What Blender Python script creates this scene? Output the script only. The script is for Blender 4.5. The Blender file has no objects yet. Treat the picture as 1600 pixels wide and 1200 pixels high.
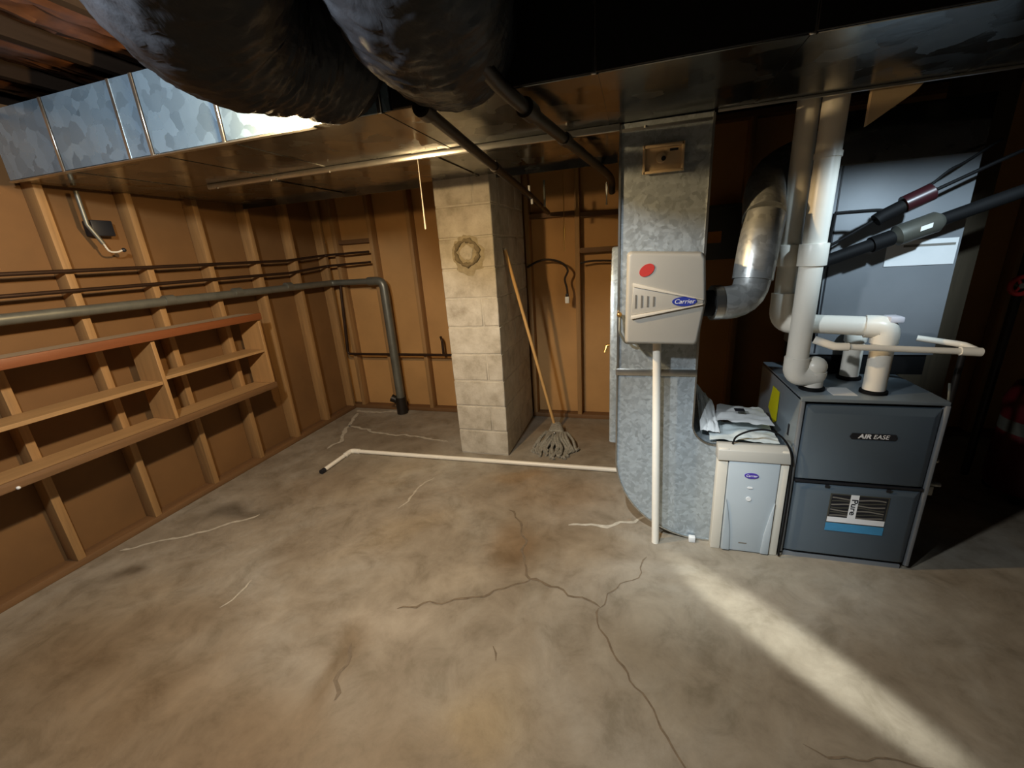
import bpy, bmesh, math, random
from mathutils import Vector, Matrix, noise
random.seed(7)
S = bpy.context.scene
COL = S.collection

# ------------------------------------------------------------------ camera
CAM_H = 1.5
yaw, pitch, roll = math.radians(-17.17), math.radians(-17.406), math.radians(-3.832)
fwd = Vector((math.sin(yaw)*math.cos(pitch), math.cos(yaw)*math.cos(pitch), math.sin(pitch)))
rgt0 = Vector((math.cos(yaw), -math.sin(yaw), 0)); up0 = rgt0.cross(fwd)
rgt = math.cos(roll)*rgt0 + math.sin(roll)*up0
upv = -math.sin(roll)*rgt0 + math.cos(roll)*up0
cd = bpy.data.cameras.new('camera'); cam = bpy.data.objects.new('camera', cd); COL.objects.link(cam)
cd.sensor_width = 36.0; cd.sensor_fit = 'HORIZONTAL'; cd.lens = 648.0/1600*36; cd.clip_start = 0.02
m = Matrix((rgt, upv, -fwd)).transposed().to_4x4(); m.translation = (0, 0, CAM_H)
cam.matrix_world = m
S.camera = cam

# ------------------------------------------------------------------ world, lights, exposure
w = bpy.data.worlds.new('world'); S.world = w; w.use_nodes = True
w.node_tree.nodes['Background'].inputs[0].default_value = (0.75, 0.85, 1.0, 1)
w.node_tree.nodes['Background'].inputs[1].default_value = 0.02
S.view_settings.view_transform = 'Standard'; S.view_settings.look = 'None'
S.view_settings.exposure = 0.58; S.view_settings.gamma = 1.0; S.view_settings.use_curve_mapping = False

def point(name, loc, watts, color, size=0.04):
    d = bpy.data.lights.new(name, 'POINT'); d.energy = watts; d.color = color; d.shadow_soft_size = size
    o = bpy.data.objects.new(name, d); COL.objects.link(o); o.location = loc
    return o
# bulb tucked behind the first flex duct, close to the trunk
point('bulb_behind_flex', (-1.175, 1.395, 1.988), 58, (1.0, 0.70, 0.36), 0.028)
# cool shop light behind and left of the camera
point('cool_shop_light', (-1.00, 0.30, 2.12), 74, (0.90, 0.96, 1.0), 0.05)
# added spot with no known source, aimed to brighten the coil case
def spot(name, loc, target, deg, watts, color, blend=0.6, size=0.03):
    d = bpy.data.lights.new(name, 'SPOT'); d.energy = watts; d.color = color; d.shadow_soft_size = size
    d.spot_size = math.radians(deg); d.spot_blend = blend
    o = bpy.data.objects.new(name, d); COL.objects.link(o); o.location = loc
    o.rotation_euler = (Vector(target)-Vector(loc)).to_track_quat('-Z', 'Y').to_euler()
spot('added_coil_spot', (1.22, 1.20, 2.07), (1.06, 2.36, 1.50), 52, 60, (0.68, 0.86, 1.0))
# added beam without a known source, draws the floor streak by the furnace
def beam(name, loc, target, along, half_len, half_wid, watts, color, blend=0.9):
    d = bpy.data.lights.new(name, 'SPOT'); d.energy = watts; d.color = color; d.shadow_soft_size = 0.02
    o = bpy.data.objects.new(name, d); COL.objects.link(o)
    z = (Vector(loc)-Vector(target)).normalized()
    x = Vector(along); x = (x - z*x.dot(z)).normalized(); y = z.cross(x)
    dist = (Vector(loc)-Vector(target)).length
    d.spot_size = 2*math.atan(half_len/dist); d.spot_blend = blend
    M = Matrix((x, y*(half_wid/half_len), z)).transposed().to_4x4(); M.translation = loc
    o.matrix_world = M
beam('added_streak_light', (-0.05, 0.30, 2.25), (0.60, 1.45, 0.0), (0.65, -0.66, 0), 0.66, 0.115, 330, (0.93, 1.0, 0.97))
beam('added_glow_light', (-0.30, 0.50, 2.20), (0.28, 1.95, 0.15), (1, 0, 0), 0.95, 0.75, 130, (0.86, 0.95, 1.0), 1.0)  # added glow of unknown source, brightens the floor and air cleaner

# ------------------------------------------------------------------ mesh helpers
def fillet(pts, r, n=6):
    pts = [Vector(p) for p in pts]; out = [pts[0]]
    for i in range(1, len(pts)-1):
        a, b, c = pts[i-1], pts[i], pts[i+1]
        u = (a-b); v = (c-b); lu, lv = u.length, v.length
        u.normalize(); v.normalize(); ang = u.angle(v)
        if abs(ang-math.pi) < 0.02: out.append(b); continue
        d = min(r/math.tan(ang/2), lu*0.49, lv*0.49)
        p0, p1 = b+u*d, b+v*d
        for k in range(n+1):
            t = k/n; out.append((1-t)**2*p0 + 2*t*(1-t)*b + t*t*p1)
    out.append(pts[-1]); return out

def catmull(pts, n=8):
    P = [Vector(p) for p in pts]; P = [2*P[0]-P[1]]+P+[2*P[-1]-P[-2]]; out = []
    for i in range(1, len(P)-2):
        for k in range(n):
            t = k/n; a, b, c, d = P[i-1:i+3]
            out.append(0.5*((2*b)+(-a+c)*t+(2*a-5*b+4*c-d)*t*t+(-a+3*b-3*c+d)*t**3))
    out.append(P[-2]); return out

class MB:
    def __init__(s): s.v = []; s.f = []
    def add(s, vs, fs):
        o = len(s.v); s.v += [Vector(v) for v in vs]; s.f += [[i+o for i in f] for f in fs]; return s
    def box(s, x0, y0, z0, x1, y1, z1):
        return s.hexa([(x0,y0,z0),(x1,y0,z0),(x1,y1,z0),(x0,y1,z0),(x0,y0,z1),(x1,y0,z1),(x1,y1,z1),(x0,y1,z1)])
    def hexa(s, v):
        return s.add(v, [(0,3,2,1),(4,5,6,7),(0,1,5,4),(1,2,6,5),(2,3,7,6),(3,0,4,7)])
    def bar(s, a, b, wv, hv):
        a, b, wv, hv = map(Vector, (a, b, wv, hv)); wv, hv = wv/2, hv/2
        return s.hexa([a-wv-hv, b-wv-hv, b+wv-hv, a+wv-hv, a-wv+hv, b-wv+hv, b+wv+hv, a+wv+hv])
    def tube(s, path, r, n=16, caps=True, rfun=None):
        P = [Vector(p) for p in path]; N = len(P); R = r if isinstance(r, (list, tuple)) else [r]*N
        T = [((P[min(i+1,N-1)]-P[max(i-1,0)])).normalized() for i in range(N)]
        ref = Vector((0,0,1)) if abs(T[0].z) < 0.9 else Vector((1,0,0))
        u = (ref - T[0]*ref.dot(T[0])).normalized(); vs = []
        for i in range(N):
            u = (u - T[i]*u.dot(T[i])).normalized(); w_ = T[i].cross(u)
            for k in range(n):
                a = 2*math.pi*k/n; rr = R[i]*(rfun(i, a) if rfun else 1)
                vs.append(P[i] + (u*math.cos(a)+w_*math.sin(a))*rr)
        fs = [(i*n+k, i*n+(k+1)%n, (i+1)*n+(k+1)%n, (i+1)*n+k) for i in range(N-1) for k in range(n)]
        if caps: fs += [tuple(range(n-1,-1,-1)), tuple((N-1)*n+k for k in range(n))]
        return s.add(vs, fs)
    def cyl(s, a, b, r, n=20, r2=None): return s.tube([a, b], [r, r if r2 is None else r2], n)
    def prism(s, poly, axis, a, b):
        """poly in the other two axes (order x,y,z without axis), extruded from a to b"""
        def mk(p, t):
            l = list(p); l.insert(axis, t); return l
        n = len(poly); vs = [mk(p, a) for p in poly]+[mk(p, b) for p in poly]
        return s.add(vs, [tuple(range(n-1,-1,-1)), tuple(range(n, 2*n))]+[(i,(i+1)%n,n+(i+1)%n,n+i) for i in range(n)])
    def ball(s, c, r, n=12, m_=8, sz=1.0):
        path = []; R = []
        for i in range(m_+1):
            a = math.pi*i/m_; path.append(Vector(c)+Vector((0,0,-math.cos(a)*r*sz))); R.append(max(1e-4, math.sin(a)*r))
        vs = [p+Vector((math.cos(2*math.pi*k/n)*q, math.sin(2*math.pi*k/n)*q, 0)) for p, q in zip(path, R) for k in range(n)]
        return s.add(vs, [(i*n+k, i*n+(k+1)%n, (i+1)*n+(k+1)%n, (i+1)*n+k) for i in range(m_) for k in range(n)])
    def build(s, name, mat, parent=None, bevel=0, smooth=40, seg=2, **props):
        me = bpy.data.meshes.new(name); off = Vector((0,0,0)); p = parent
        while p is not None: off += p.location; p = p.parent
        me.from_pydata([v-off for v in s.v], [], s.f)
        bm = bmesh.new(); bm.from_mesh(me)
        bmesh.ops.recalc_face_normals(bm, faces=bm.faces)
        if bevel: bmesh.ops.bevel(bm, geom=[e for e in bm.edges if len(e.link_faces)==2 and e.calc_face_angle(0) > 0.6], offset=bevel, segments=seg, affect='EDGES', clamp_overlap=True, profile=0.5)
        bm.to_mesh(me); bm.free()
        if smooth:
            me.polygons.foreach_set('use_smooth', [True]*len(me.polygons)); me.set_sharp_from_angle(angle=math.radians(smooth))
        me.materials.append(mat)
        o = bpy.data.objects.new(name, me); COL.objects.link(o); o.parent = parent
        for k, v in props.items(): o[k] = v
        return o

def thing(name, label, cat, loc=(0,0,0), group=None, kind=None):
    o = bpy.data.objects.new(name, None); COL.objects.link(o); o.location = loc; o.empty_display_size = 0.1
    if label: o['label'] = label
    if cat: o['category'] = cat
    if group: o['group'] = group
    if kind: o['kind'] = kind
    return o
def tag(o, label, cat, group=None):
    o['label'] = label; o['category'] = cat
    if group: o['group'] = group
    return o
def copy_to(o, loc, parent=None):
    c = o.copy(); COL.objects.link(c); c.parent = parent if parent is not None else o.parent; c.location = loc; return c

# ------------------------------------------------------------------ materials
def srgb(r, g, b):
    f = lambda c: (c/255/12.92) if c/255 <= 0.04045 else ((c/255+0.055)/1.055)**2.4
    return (f(r), f(g), f(b), 1)
def new_mat(name):
    mt = bpy.data.materials.new(name); mt.use_nodes = True; nt = mt.node_tree
    return mt, nt, nt.nodes['Principled BSDF']
def N(nt, typ, **k):
    n = nt.nodes.new(typ)
    for a, b in k.items():
        if a in n.inputs.keys() if hasattr(n.inputs, 'keys') else False: n.inputs[a].default_value = b
        else: setattr(n, a, b)
    return n
def noise_node(nt, scale, detail=4, rough=0.55, vec=None, dist=0.0):
    n = nt.nodes.new('ShaderNodeTexNoise'); n.inputs['Scale'].default_value = scale
    n.inputs['Detail'].default_value = detail; n.inputs['Roughness'].default_value = rough; n.inputs['Distortion'].default_value = dist
    if vec: nt.links.new(vec, n.inputs['Vector'])
    return n
def ramp(nt, fac, stops):
    r = nt.nodes.new('ShaderNodeValToRGB'); e = r.color_ramp.elements
    while len(e) < len(stops): e.new(0.5)
    for i, (p, c) in enumerate(stops): e[i].position = p; e[i].color = c
    nt.links.new(fac, r.inputs[0]); return r
def coords(nt, scale=(1,1,1), obj=True):
    tc = nt.nodes.new('ShaderNodeTexCoord'); mp = nt.nodes.new('ShaderNodeMapping'); mp.inputs['Scale'].default_value = scale
    # world position keeps the grain continuous over copies
    g = nt.nodes.new('ShaderNodeNewGeometry')
    nt.links.new(g.outputs['Position'] if not obj else tc.outputs['Object'], mp.inputs[0]); return mp.outputs[0]
def bump(nt, b, h, strength=0.3, dist=0.01):
    n = nt.nodes.new('ShaderNodeBump'); n.inputs['Strength'].default_value = strength; n.inputs['Distance'].default_value = dist
    nt.links.new(h, n.inputs['Height']); nt.links.new(n.outputs[0], b.inputs['Normal'])
def plain(name, rgb, rough=0.5, metal=0.0, var=0.12, scale=8, bmp=0.0, spec=None):
    mt, nt, b = new_mat(name); c = srgb(*rgb)
    v = coords(nt, obj=False); n = noise_node(nt, scale, 5, 0.6, v)
    d = tuple(x*(1-var) for x in c[:3])+(1,); l = tuple(min(1, x*(1+var)) for x in c[:3])+(1,)
    r = ramp(nt, n.outputs['Fac'], [(0.3, d), (0.7, l)]); nt.links.new(r.outputs[0], b.inputs['Base Color'])
    b.inputs['Roughness'].default_value = rough; b.inputs['Metallic'].default_value = metal
    if spec is not None: b.inputs['Specular IOR Level'].default_value = spec
    if bmp: bump(nt, b, noise_node(nt, scale*6, 4, 0.6, v).outputs['Fac'], bmp, 0.004)
    return mt
def wood(name, rgb, axis=2, rough=0.65, var=0.28):
    mt, nt, b = new_mat(name); sc = [22, 22, 22]; sc[axis] = 1.4
    v = coords(nt, tuple(sc), obj=False); c = srgb(*rgb)
    n = noise_node(nt, 1.0, 6, 0.65, v, 0.6)
    r = ramp(nt, n.outputs['Fac'], [(0.25, tuple(x*(1-var) for x in c[:3])+(1,)), (0.5, c), (0.75, tuple(min(1, x*(1+var)) for x in c[:3])+(1,))])
    nt.links.new(r.outputs[0], b.inputs['Base Color']); b.inputs['Roughness'].default_value = rough
    bump(nt, b, n.outputs['Fac'], 0.25, 0.003); return mt
def galvanized(name, base=(176,186,192), rough=0.38, scale=64, contrast=0.26, metal=0.5):
    mt, nt, b = new_mat(name); v = coords(nt, obj=False)
    nz = noise_node(nt, 9, 3, 0.6, v)
    mx = nt.nodes.new('ShaderNodeVectorMath'); mx.operation = 'MULTIPLY_ADD'; mx.inputs[1].default_value = (0.09,)*3
    nt.links.new(nz.outputs['Color'], mx.inputs[0]); nt.links.new(v, mx.inputs[2])
    vo = nt.nodes.new('ShaderNodeTexVoronoi'); vo.inputs['Scale'].default_value = scale; nt.links.new(mx.outputs[0], vo.inputs['Vector'])
    sep = nt.nodes.new('ShaderNodeSeparateColor'); nt.links.new(vo.outputs['Color'], sep.inputs[0])
    big = noise_node(nt, 3.0, 5, 0.6, v)
    mix = nt.nodes.new('ShaderNodeMath'); mix.operation = 'MULTIPLY_ADD'; mix.inputs[1].default_value = 0.55; nt.links.new(sep.outputs[0], mix.inputs[0])
    sc = nt.nodes.new('ShaderNodeMath'); sc.operation = 'MULTIPLY'; sc.inputs[1].default_value = 0.45; nt.links.new(big.outputs['Fac'], sc.inputs[0]); nt.links.new(sc.outputs[0], mix.inputs[2])
    c = srgb(*base)
    r = ramp(nt, mix.outputs[0], [(0.1, tuple(x*(1-contrast) for x in c[:3])+(1,)), (0.8, tuple(min(1, x*(1+contrast*0.8)) for x in c[:3])+(1,))])
    nt.links.new(r.outputs[0], b.inputs['Base Color']); b.inputs['Metallic'].default_value = metal
    rr = nt.nodes.new('ShaderNodeMapRange'); rr.inputs['To Min'].default_value = rough-0.08; rr.inputs['To Max'].default_value = rough+0.12
    nt.links.new(sep.outputs[1], rr.inputs['Value']); nt.links.new(rr.outputs[0], b.inputs['Roughness'])
    bump(nt, b, big.outputs['Fac'], 0.12, 0.02); return mt

M_stud = wood('pine_stud', (158, 121, 76), 2)
M_plate = wood('pine_plate', (116, 84, 52), 1)
M_platex = wood('pine_plate_across', (112, 80, 48), 0)
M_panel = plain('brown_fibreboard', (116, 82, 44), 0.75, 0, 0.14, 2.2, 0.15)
M_panelb = plain('lightened_golden_board', (186, 141, 86), 0.7, 0, 0.12, 2.0, 0.12)  # golden boards, lightened past the left wall's to stand in for light
M_dust = wood('dusty_board', (158, 138, 112), 1, 0.85, 0.2)
M_dark = plain('dark_wall', (46, 38, 30), 0.9, 0, 0.2, 2)
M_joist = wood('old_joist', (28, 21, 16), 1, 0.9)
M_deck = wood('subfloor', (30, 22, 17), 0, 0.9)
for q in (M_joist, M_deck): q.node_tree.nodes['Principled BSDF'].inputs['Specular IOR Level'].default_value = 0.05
M_shelf = wood('shelf_board', (164, 128, 84), 1, 0.6, 0.18)
M_shelfv = wood('shelf_upright', (168, 128, 80), 2, 0.6, 0.18)
M_trim = wood('orange_trim', (122, 70, 38), 1, 0.5, 0.15)
M_galv = galvanized('galvanized_steel')
M_galvb = galvanized('galvanized_trunk', (122,124,122), 0.18, 9, 0.16, 0.95)
M_galvs = galvanized('lit_duct_side', (150,180,205), 0.25, 16, 0.36, 0.62)  # trunk steel again, with bluish lamp light put into its colour
M_galvc = galvanized('galvanized_round', (176,180,180), 0.36, 40, 0.25, 0.55)
M_seam = plain('bright_cleat', (205, 205, 200), 0.28, 0.95, 0.08, 20)
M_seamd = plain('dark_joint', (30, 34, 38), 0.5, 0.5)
M_pvc = plain('white_pvc', (238, 233, 220), 0.32, 0, 0.04, 6)
M_primer = plain('purple_primer', (196, 196, 204), 0.35, 0, 0.1, 10)
M_blackrub = plain('black_rubber', (12, 12, 13), 0.7, 0, 0.12, 8, 0, 0.2)
M_blackpipe = plain('black_iron', (44, 38, 33), 0.45, 0.4, 0.2)
M_greypipe = plain('grey_steel_pipe', (122, 122, 112), 0.42, 0.55, 0.15, 12)
M_copperdark = plain('tarnished_copper', (62, 44, 32), 0.5, 0.6, 0.2, 14)
M_furn = plain('slate_furnace_paint', (88, 101, 112), 0.36, 0.2, 0.05, 3)
M_furnl = plain('grey_furnace_side', (132, 143, 150), 0.36, 0.3, 0.06, 4)
M_coil = plain('grey_coil_case', (124, 128, 132), 0.5, 0.1, 0.08, 3)
M_beige = plain('beige_plastic', (178, 175, 166), 0.42, 0, 0.03, 5)
M_beiged = plain('beige_groove', (120, 116, 108), 0.6, 0, 0.03, 5)
M_lgrey = plain('light_grey_panel', (176, 186, 192), 0.38, 0, 0.03, 5)
M_cream = plain('cream_frame', (214, 208, 194), 0.4, 0, 0.03, 5)
M_red = plain('red_print', (198, 62, 56), 0.4)
M_blue = plain('blue_print', (46, 62, 158), 0.4)
M_purple = plain('violet_print', (76, 58, 160), 0.4)
M_white = plain('white_print', (236, 238, 240), 0.45, 0, 0.02)
M_inkdark = plain('dark_ink', (28, 30, 36), 0.5)
M_cyan = plain('cyan_print', (66, 140, 184), 0.45)
M_yellow = plain('yellow_tag', (226, 216, 20), 0.5, 0, 0.04)
M_paper = plain('white_paper', (222, 224, 224), 0.6, 0, 0.04)
M_plastic = plain('clear_bag', (196, 206, 208), 0.22, 0, 0.08, 8, 0.3)
M_handle = wood('mop_handle_wood', (222, 176, 112), 2, 0.5, 0.1)
M_mop = plain('grey_mop_yarn', (150, 146, 134), 0.95, 0, 0.3, 60, 0.8)
M_darkred = plain('dark_red', (74, 12, 18), 0.4)
M_redvalve = plain('red_valve', (190, 50, 52), 0.4)
M_brass = plain('brass', (200, 160, 96), 0.3, 0.9)
M_chrome = plain('steel_bright', (200, 200, 196), 0.25, 0.95)
M_cable = plain('brown_cable', (40, 26, 18), 0.6)
M_string = plain('pale_cord', (206, 200, 186), 0.8)
M_tan = plain('tan_plate', (208, 184, 146), 0.4, 0.0, 0.06)
M_mortar = plain('mortar', (190, 183, 168), 0.95, 0, 0.14, 20, 0.6)
M_patch = plain('old_mortar_patch', (128, 116, 92), 0.95, 0, 0.22, 26, 0.6)
M_smear = plain('mortar_smear', (164, 153, 128), 0.95, 0, 0.2, 26, 0.6)
M_greybox = plain('grey_panel_box', (84, 84, 76), 0.5, 0.3)
M_ply = wood('dark_plywood', (72, 62, 46), 2, 0.8)
M_orange = plain('amber_label', (196, 130, 40), 0.5)

# concrete block, painted and dusty
def block_mat():
    mt, nt, b = new_mat('concrete_block'); v = coords(nt, obj=False)
    a = noise_node(nt, 7, 6, 0.65, v); g = noise_node(nt, 90, 4, 0.7, v)
    r = ramp(nt, a.outputs['Fac'], [(0.28, srgb(158,148,130)), (0.5, srgb(192,184,168)), (0.75, srgb(214,208,194))])
    nt.links.new(r.outputs[0], b.inputs['Base Color']); b.inputs['Roughness'].default_value = 0.92
    ad = nt.nodes.new('ShaderNodeMath'); ad.operation = 'ADD'; nt.links.new(a.outputs['Fac'], ad.inputs[0]); nt.links.new(g.outputs['Fac'], ad.inputs[1])
    bump(nt, b, ad.outputs[0], 0.45, 0.006); return mt
M_block = block_mat()
# concrete floor: noise patches times the stain layer, with painted light, stored on the floor
def floor_mat():
    mt, nt, b = new_mat('stained_concrete'); v = coords(nt, obj=False)
    a = noise_node(nt, 1.3, 8, 0.62, v, 0.8); c = noise_node(nt, 5.5, 7, 0.7, v, 0.4); g = noise_node(nt, 70, 4, 0.7, v)
    r1 = ramp(nt, a.outputs['Fac'], [(0.3, srgb(128,117,101)), (0.48, srgb(143,133,117)), (0.62, srgb(153,146,133)), (0.8, srgb(160,157,148))])
    r2 = ramp(nt, c.outputs['Fac'], [(0.33, (0.70,0.68,0.64,1)), (0.48, (0.94,0.93,0.92,1)), (0.66, (1.14,1.14,1.14,1))])
    m1 = nt.nodes.new('ShaderNodeMixRGB'); m1.blend_type = 'MULTIPLY'; m1.inputs[0].default_value = 1
    nt.links.new(r1.outputs[0], m1.inputs[1]); nt.links.new(r2.outputs[0], m1.inputs[2])
    at = nt.nodes.new('ShaderNodeAttribute'); at.attribute_name = 'stain_and_light'
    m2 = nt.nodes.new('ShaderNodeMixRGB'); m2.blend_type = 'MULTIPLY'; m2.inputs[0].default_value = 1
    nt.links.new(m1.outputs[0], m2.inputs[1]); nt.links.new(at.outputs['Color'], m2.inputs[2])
    nt.links.new(m2.outputs[0], b.inputs['Base Color'])
    rr = nt.nodes.new('ShaderNodeMapRange'); rr.inputs['To Min'].default_value = 0.42; rr.inputs['To Max'].default_value = 0.75
    nt.links.new(c.outputs['Fac'], rr.inputs['Value']); nt.links.new(rr.outputs[0], b.inputs['Roughness'])
    ad = nt.nodes.new('ShaderNodeMath'); ad.operation = 'MULTIPLY_ADD'; ad.inputs[1].default_value = 0.15
    nt.links.new(g.outputs['Fac'], ad.inputs[0]); nt.links.new(c.outputs['Fac'], ad.inputs[2])
    bump(nt, b, ad.outputs[0], 0.22, 0.01); return mt
M_floor = floor_mat()
M_crack = plain('crack_dirt', (116, 102, 84), 0.95, 0, 0.25, 30)
M_efflo = plain('efflorescence', (178, 170, 154), 0.9, 0, 0.2, 30)
M_blackfront = plain('black_duct_front', (20, 21, 23), 0.55, 0, 0.2, 3, 0.2)  # plain black for the right-hand front of the trunk
def flex_mat():
    mt, nt, b = new_mat('black_duct_jacket'); v = coords(nt, (9, 4, 9), obj=False)
    n = noise_node(nt, 1.0, 5, 0.5, v, 0.5)
    b.inputs['Base Color'].default_value = srgb(37, 39, 43); b.inputs['Roughness'].default_value = 0.4; b.inputs['Specular IOR Level'].default_value = 0.16
    bump(nt, b, n.outputs['Fac'], 0.4, 0.03); return mt
M_flex = flex_mat()
def kraft_mat():
    mt, nt, b = new_mat('kraft_paper_facing'); v = coords(nt, obj=False); n = noise_node(nt, 14, 5, 0.6, v)
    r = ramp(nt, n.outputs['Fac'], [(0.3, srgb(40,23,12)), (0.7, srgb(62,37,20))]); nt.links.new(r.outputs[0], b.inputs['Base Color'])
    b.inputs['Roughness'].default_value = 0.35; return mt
M_kraft = kraft_mat()

# ------------------------------------------------------------------ floor
XL, XR, YB, YF, ZC = -3.0, 3.0, 3.69, -2.6, 2.52
def gauss(x, y, cx, cy, sx, sy, ang=0):
    c, s_ = math.cos(ang), math.sin(ang); u = (x-cx)*c+(y-cy)*s_; v_ = -(x-cx)*s_+(y-cy)*c
    return math.exp(-((u/sx)**2+(v_/sy)**2))
STAINS_AND_LIGHT = [  # x, y, sx, sy, angle, colour factor reached at the middle
    (-1.0, 1.2, .16, .10, .5, (1.28,1.3,1.34)), (-.82, 1.47, .17, .08, .4, (1.26,1.28,1.3)), (-1.6, 2.5, .35, .2, .2, (1.24,1.24,1.22)),  # last blob paints the pool of light by the floor pipe
    (-2.5, 1.72, .22, .07, .35, (.5,.48,.46)), (-1.86, 1.54, .10, .22, .3, (.84,.8,.76)), (-2.52, 1.12, .07, .05, 0, (.42,.38,.34)),
    (-.45, .9, .12, .12, 0, (1.1,1.0,.8)), (-.46, 2.33, .35, .22, .2, (.94,.82,.7)), (-2.35, 3.2, .4, .18, -.2, (.86,.84,.82)),
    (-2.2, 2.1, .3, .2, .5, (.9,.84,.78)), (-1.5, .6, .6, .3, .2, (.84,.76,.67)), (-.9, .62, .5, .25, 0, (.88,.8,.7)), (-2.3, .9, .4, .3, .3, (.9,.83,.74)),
    (-.75, 2.5, .18, .1, .2, (1.0,.84,.66)), (-1.06, .96, .05, .16, .2, (.74,.66,.56)), (-.30, 1.85, .28, .22, .3, (.82,.74,.64)),
    (-.60, 1.8, .12, .16, 0, (.86,.72,.58)), (-2.0, 2.85, .35, .16, -.1, (.82,.80,.78)), (-.45, 3.3, .4, .2, 0, (.82,.72,.62)),
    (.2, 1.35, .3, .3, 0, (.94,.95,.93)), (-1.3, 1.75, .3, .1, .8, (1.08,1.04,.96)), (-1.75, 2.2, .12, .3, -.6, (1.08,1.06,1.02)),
    (.7, 1.9, .4, .12, .05, (1.05,1.08,1.1)), (-2.0, .55, .7, .4, .1, (.78,.70,.60)), (-.6, .45, .8, .3, 0, (.84,.78,.70))]  # last two: brown tone plus painted light falloff at the near edge
def make_floor():
    st = 0.03; nx = int((XR-XL)/st); ny = int((YB-YF)/st); vs = []; cols = []
    for j in range(ny+1):
        for i in range(nx+1):
            x = XL+(XR-XL)*i/nx; y = YF+(YB-YF)*j/ny
            vs.append((x, y, 0)); r = g = b_ = 1.0
            dx = noise.noise(Vector((x*4, y*4, 3)))*.10; dy = noise.noise(Vector((x*4, y*4, 9)))*.10
            for cx, cy, sx, sy, an, c in STAINS_AND_LIGHT:
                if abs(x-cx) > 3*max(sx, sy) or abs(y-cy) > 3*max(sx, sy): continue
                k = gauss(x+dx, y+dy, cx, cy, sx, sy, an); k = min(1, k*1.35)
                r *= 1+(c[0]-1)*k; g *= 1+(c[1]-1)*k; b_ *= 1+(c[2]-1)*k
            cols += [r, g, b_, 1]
    fs = [(j*(nx+1)+i, j*(nx+1)+i+1, (j+1)*(nx+1)+i+1, (j+1)*(nx+1)+i) for j in range(ny) for i in range(nx)]
    me = bpy.data.meshes.new('floor'); me.from_pydata(vs, [], fs)
    at = me.color_attributes.new('stain_and_light', 'FLOAT_COLOR', 'POINT'); at.data.foreach_set('color', cols)
    me.materials.append(M_floor); o = bpy.data.objects.new('floor', me); COL.objects.link(o); o['kind'] = 'structure'; return o
floor = make_floor()
def ribbon(name, pts, wid, mat, seed, z=0.0012):
    P = [Vector((p[0], p[1], 0)) for p in pts]; Q = []
    for a, b in zip(P[:-1], P[1:]):
        k = max(2, int((b-a).length/0.025))
        for i in range(k): Q.append(a.lerp(b, i/k))
    Q.append(P[-1]); n = len(Q); vs = []
    for i, q in enumerate(Q):
        t = (Q[min(i+1, n-1)]-Q[max(i-1, 0)]).normalized(); s_ = Vector((-t.y, t.x, 0))
        q = q + s_*noise.noise(Vector((q.x*14+seed, q.y*14, seed)))*0.03
        wv = wid*(0.6+0.9*abs(noise.noise(Vector((q.x*22, q.y*22, seed+5)))))*(0.35 if i in (0, n-1) else 1)
        vs += [q+s_*wv+Vector((0,0,z)), q-s_*wv+Vector((0,0,z))]
    mb = MB(); mb.add(vs, [(2*i, 2*i+1, 2*i+3, 2*i+2) for i in range(n-1)])
    return mb.build(name, mat, floor, smooth=0)
CR = [([(-.71,2.09),(-.62,1.98),(-.55,1.83),(-.52,1.68),(-.46,1.56),(-.35,1.54),(-.23,1.51),(-.12,1.46)], .006),
      ([(-.12,1.46),(-.12,1.38),(-.06,1.3),(-.01,1.21),(.05,1.12),(.11,1.02),(.16,.92),(.2,.7)], .004),
      ([(-.12,1.46),(-.08,1.54),(.01,1.66),(.06,1.71),(.08,1.83)], .003), ([(-.46,1.56),(-.56,1.48),(-.69,1.4),(-.79,1.35),(-.9,1.31),(-1.0,1.25)], .005),
      ([(-1.1,1.06),(-1.06,.97),(-1.05,.91),(-1.02,.84)], .007), ([(-.52,1.18),(-.51,1.12)], .004), ([(.53,1.06),(.69,1.08),(.86,1.11)], .0025)]
for i, (p, wd) in enumerate(CR): ribbon('floor_crack', p, wd*1.2, M_crack, i*3.1)
EF = [([(-2.84,1.27),(-2.72,1.37),(-2.55,1.48),(-2.45,1.59),(-2.34,1.67),(-2.29,1.73)], .007), ([(-.34,2.02),(-.19,2.03),(-.07,2.06),(.02,2.11),(.08,2.18)], .008),
      ([(-1.37,2.37),(-1.42,2.24),(-1.42,2.11),(-1.41,1.97)], .005), ([(-1.84,1.26),(-1.83,1.16),(-1.84,1.08)], .004),
      ([(-2.67,3.14),(-2.19,3.01),(-1.86,3.0),(-1.52,2.94)], .010), ([(-2.67,3.14),(-2.51,2.8),(-2.54,2.66)], .012), ([(-2.85,3.52),(-2.56,3.5),(-2.31,3.56)], .018),
      ([(-2.78,3.45),(-2.74,3.3),(-2.67,3.14)], .014)]
for i, (p, wd) in enumerate(EF): ribbon('mineral_streak', p, wd*1.5, M_efflo, 40+i*2.3, 0.0009)

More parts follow.
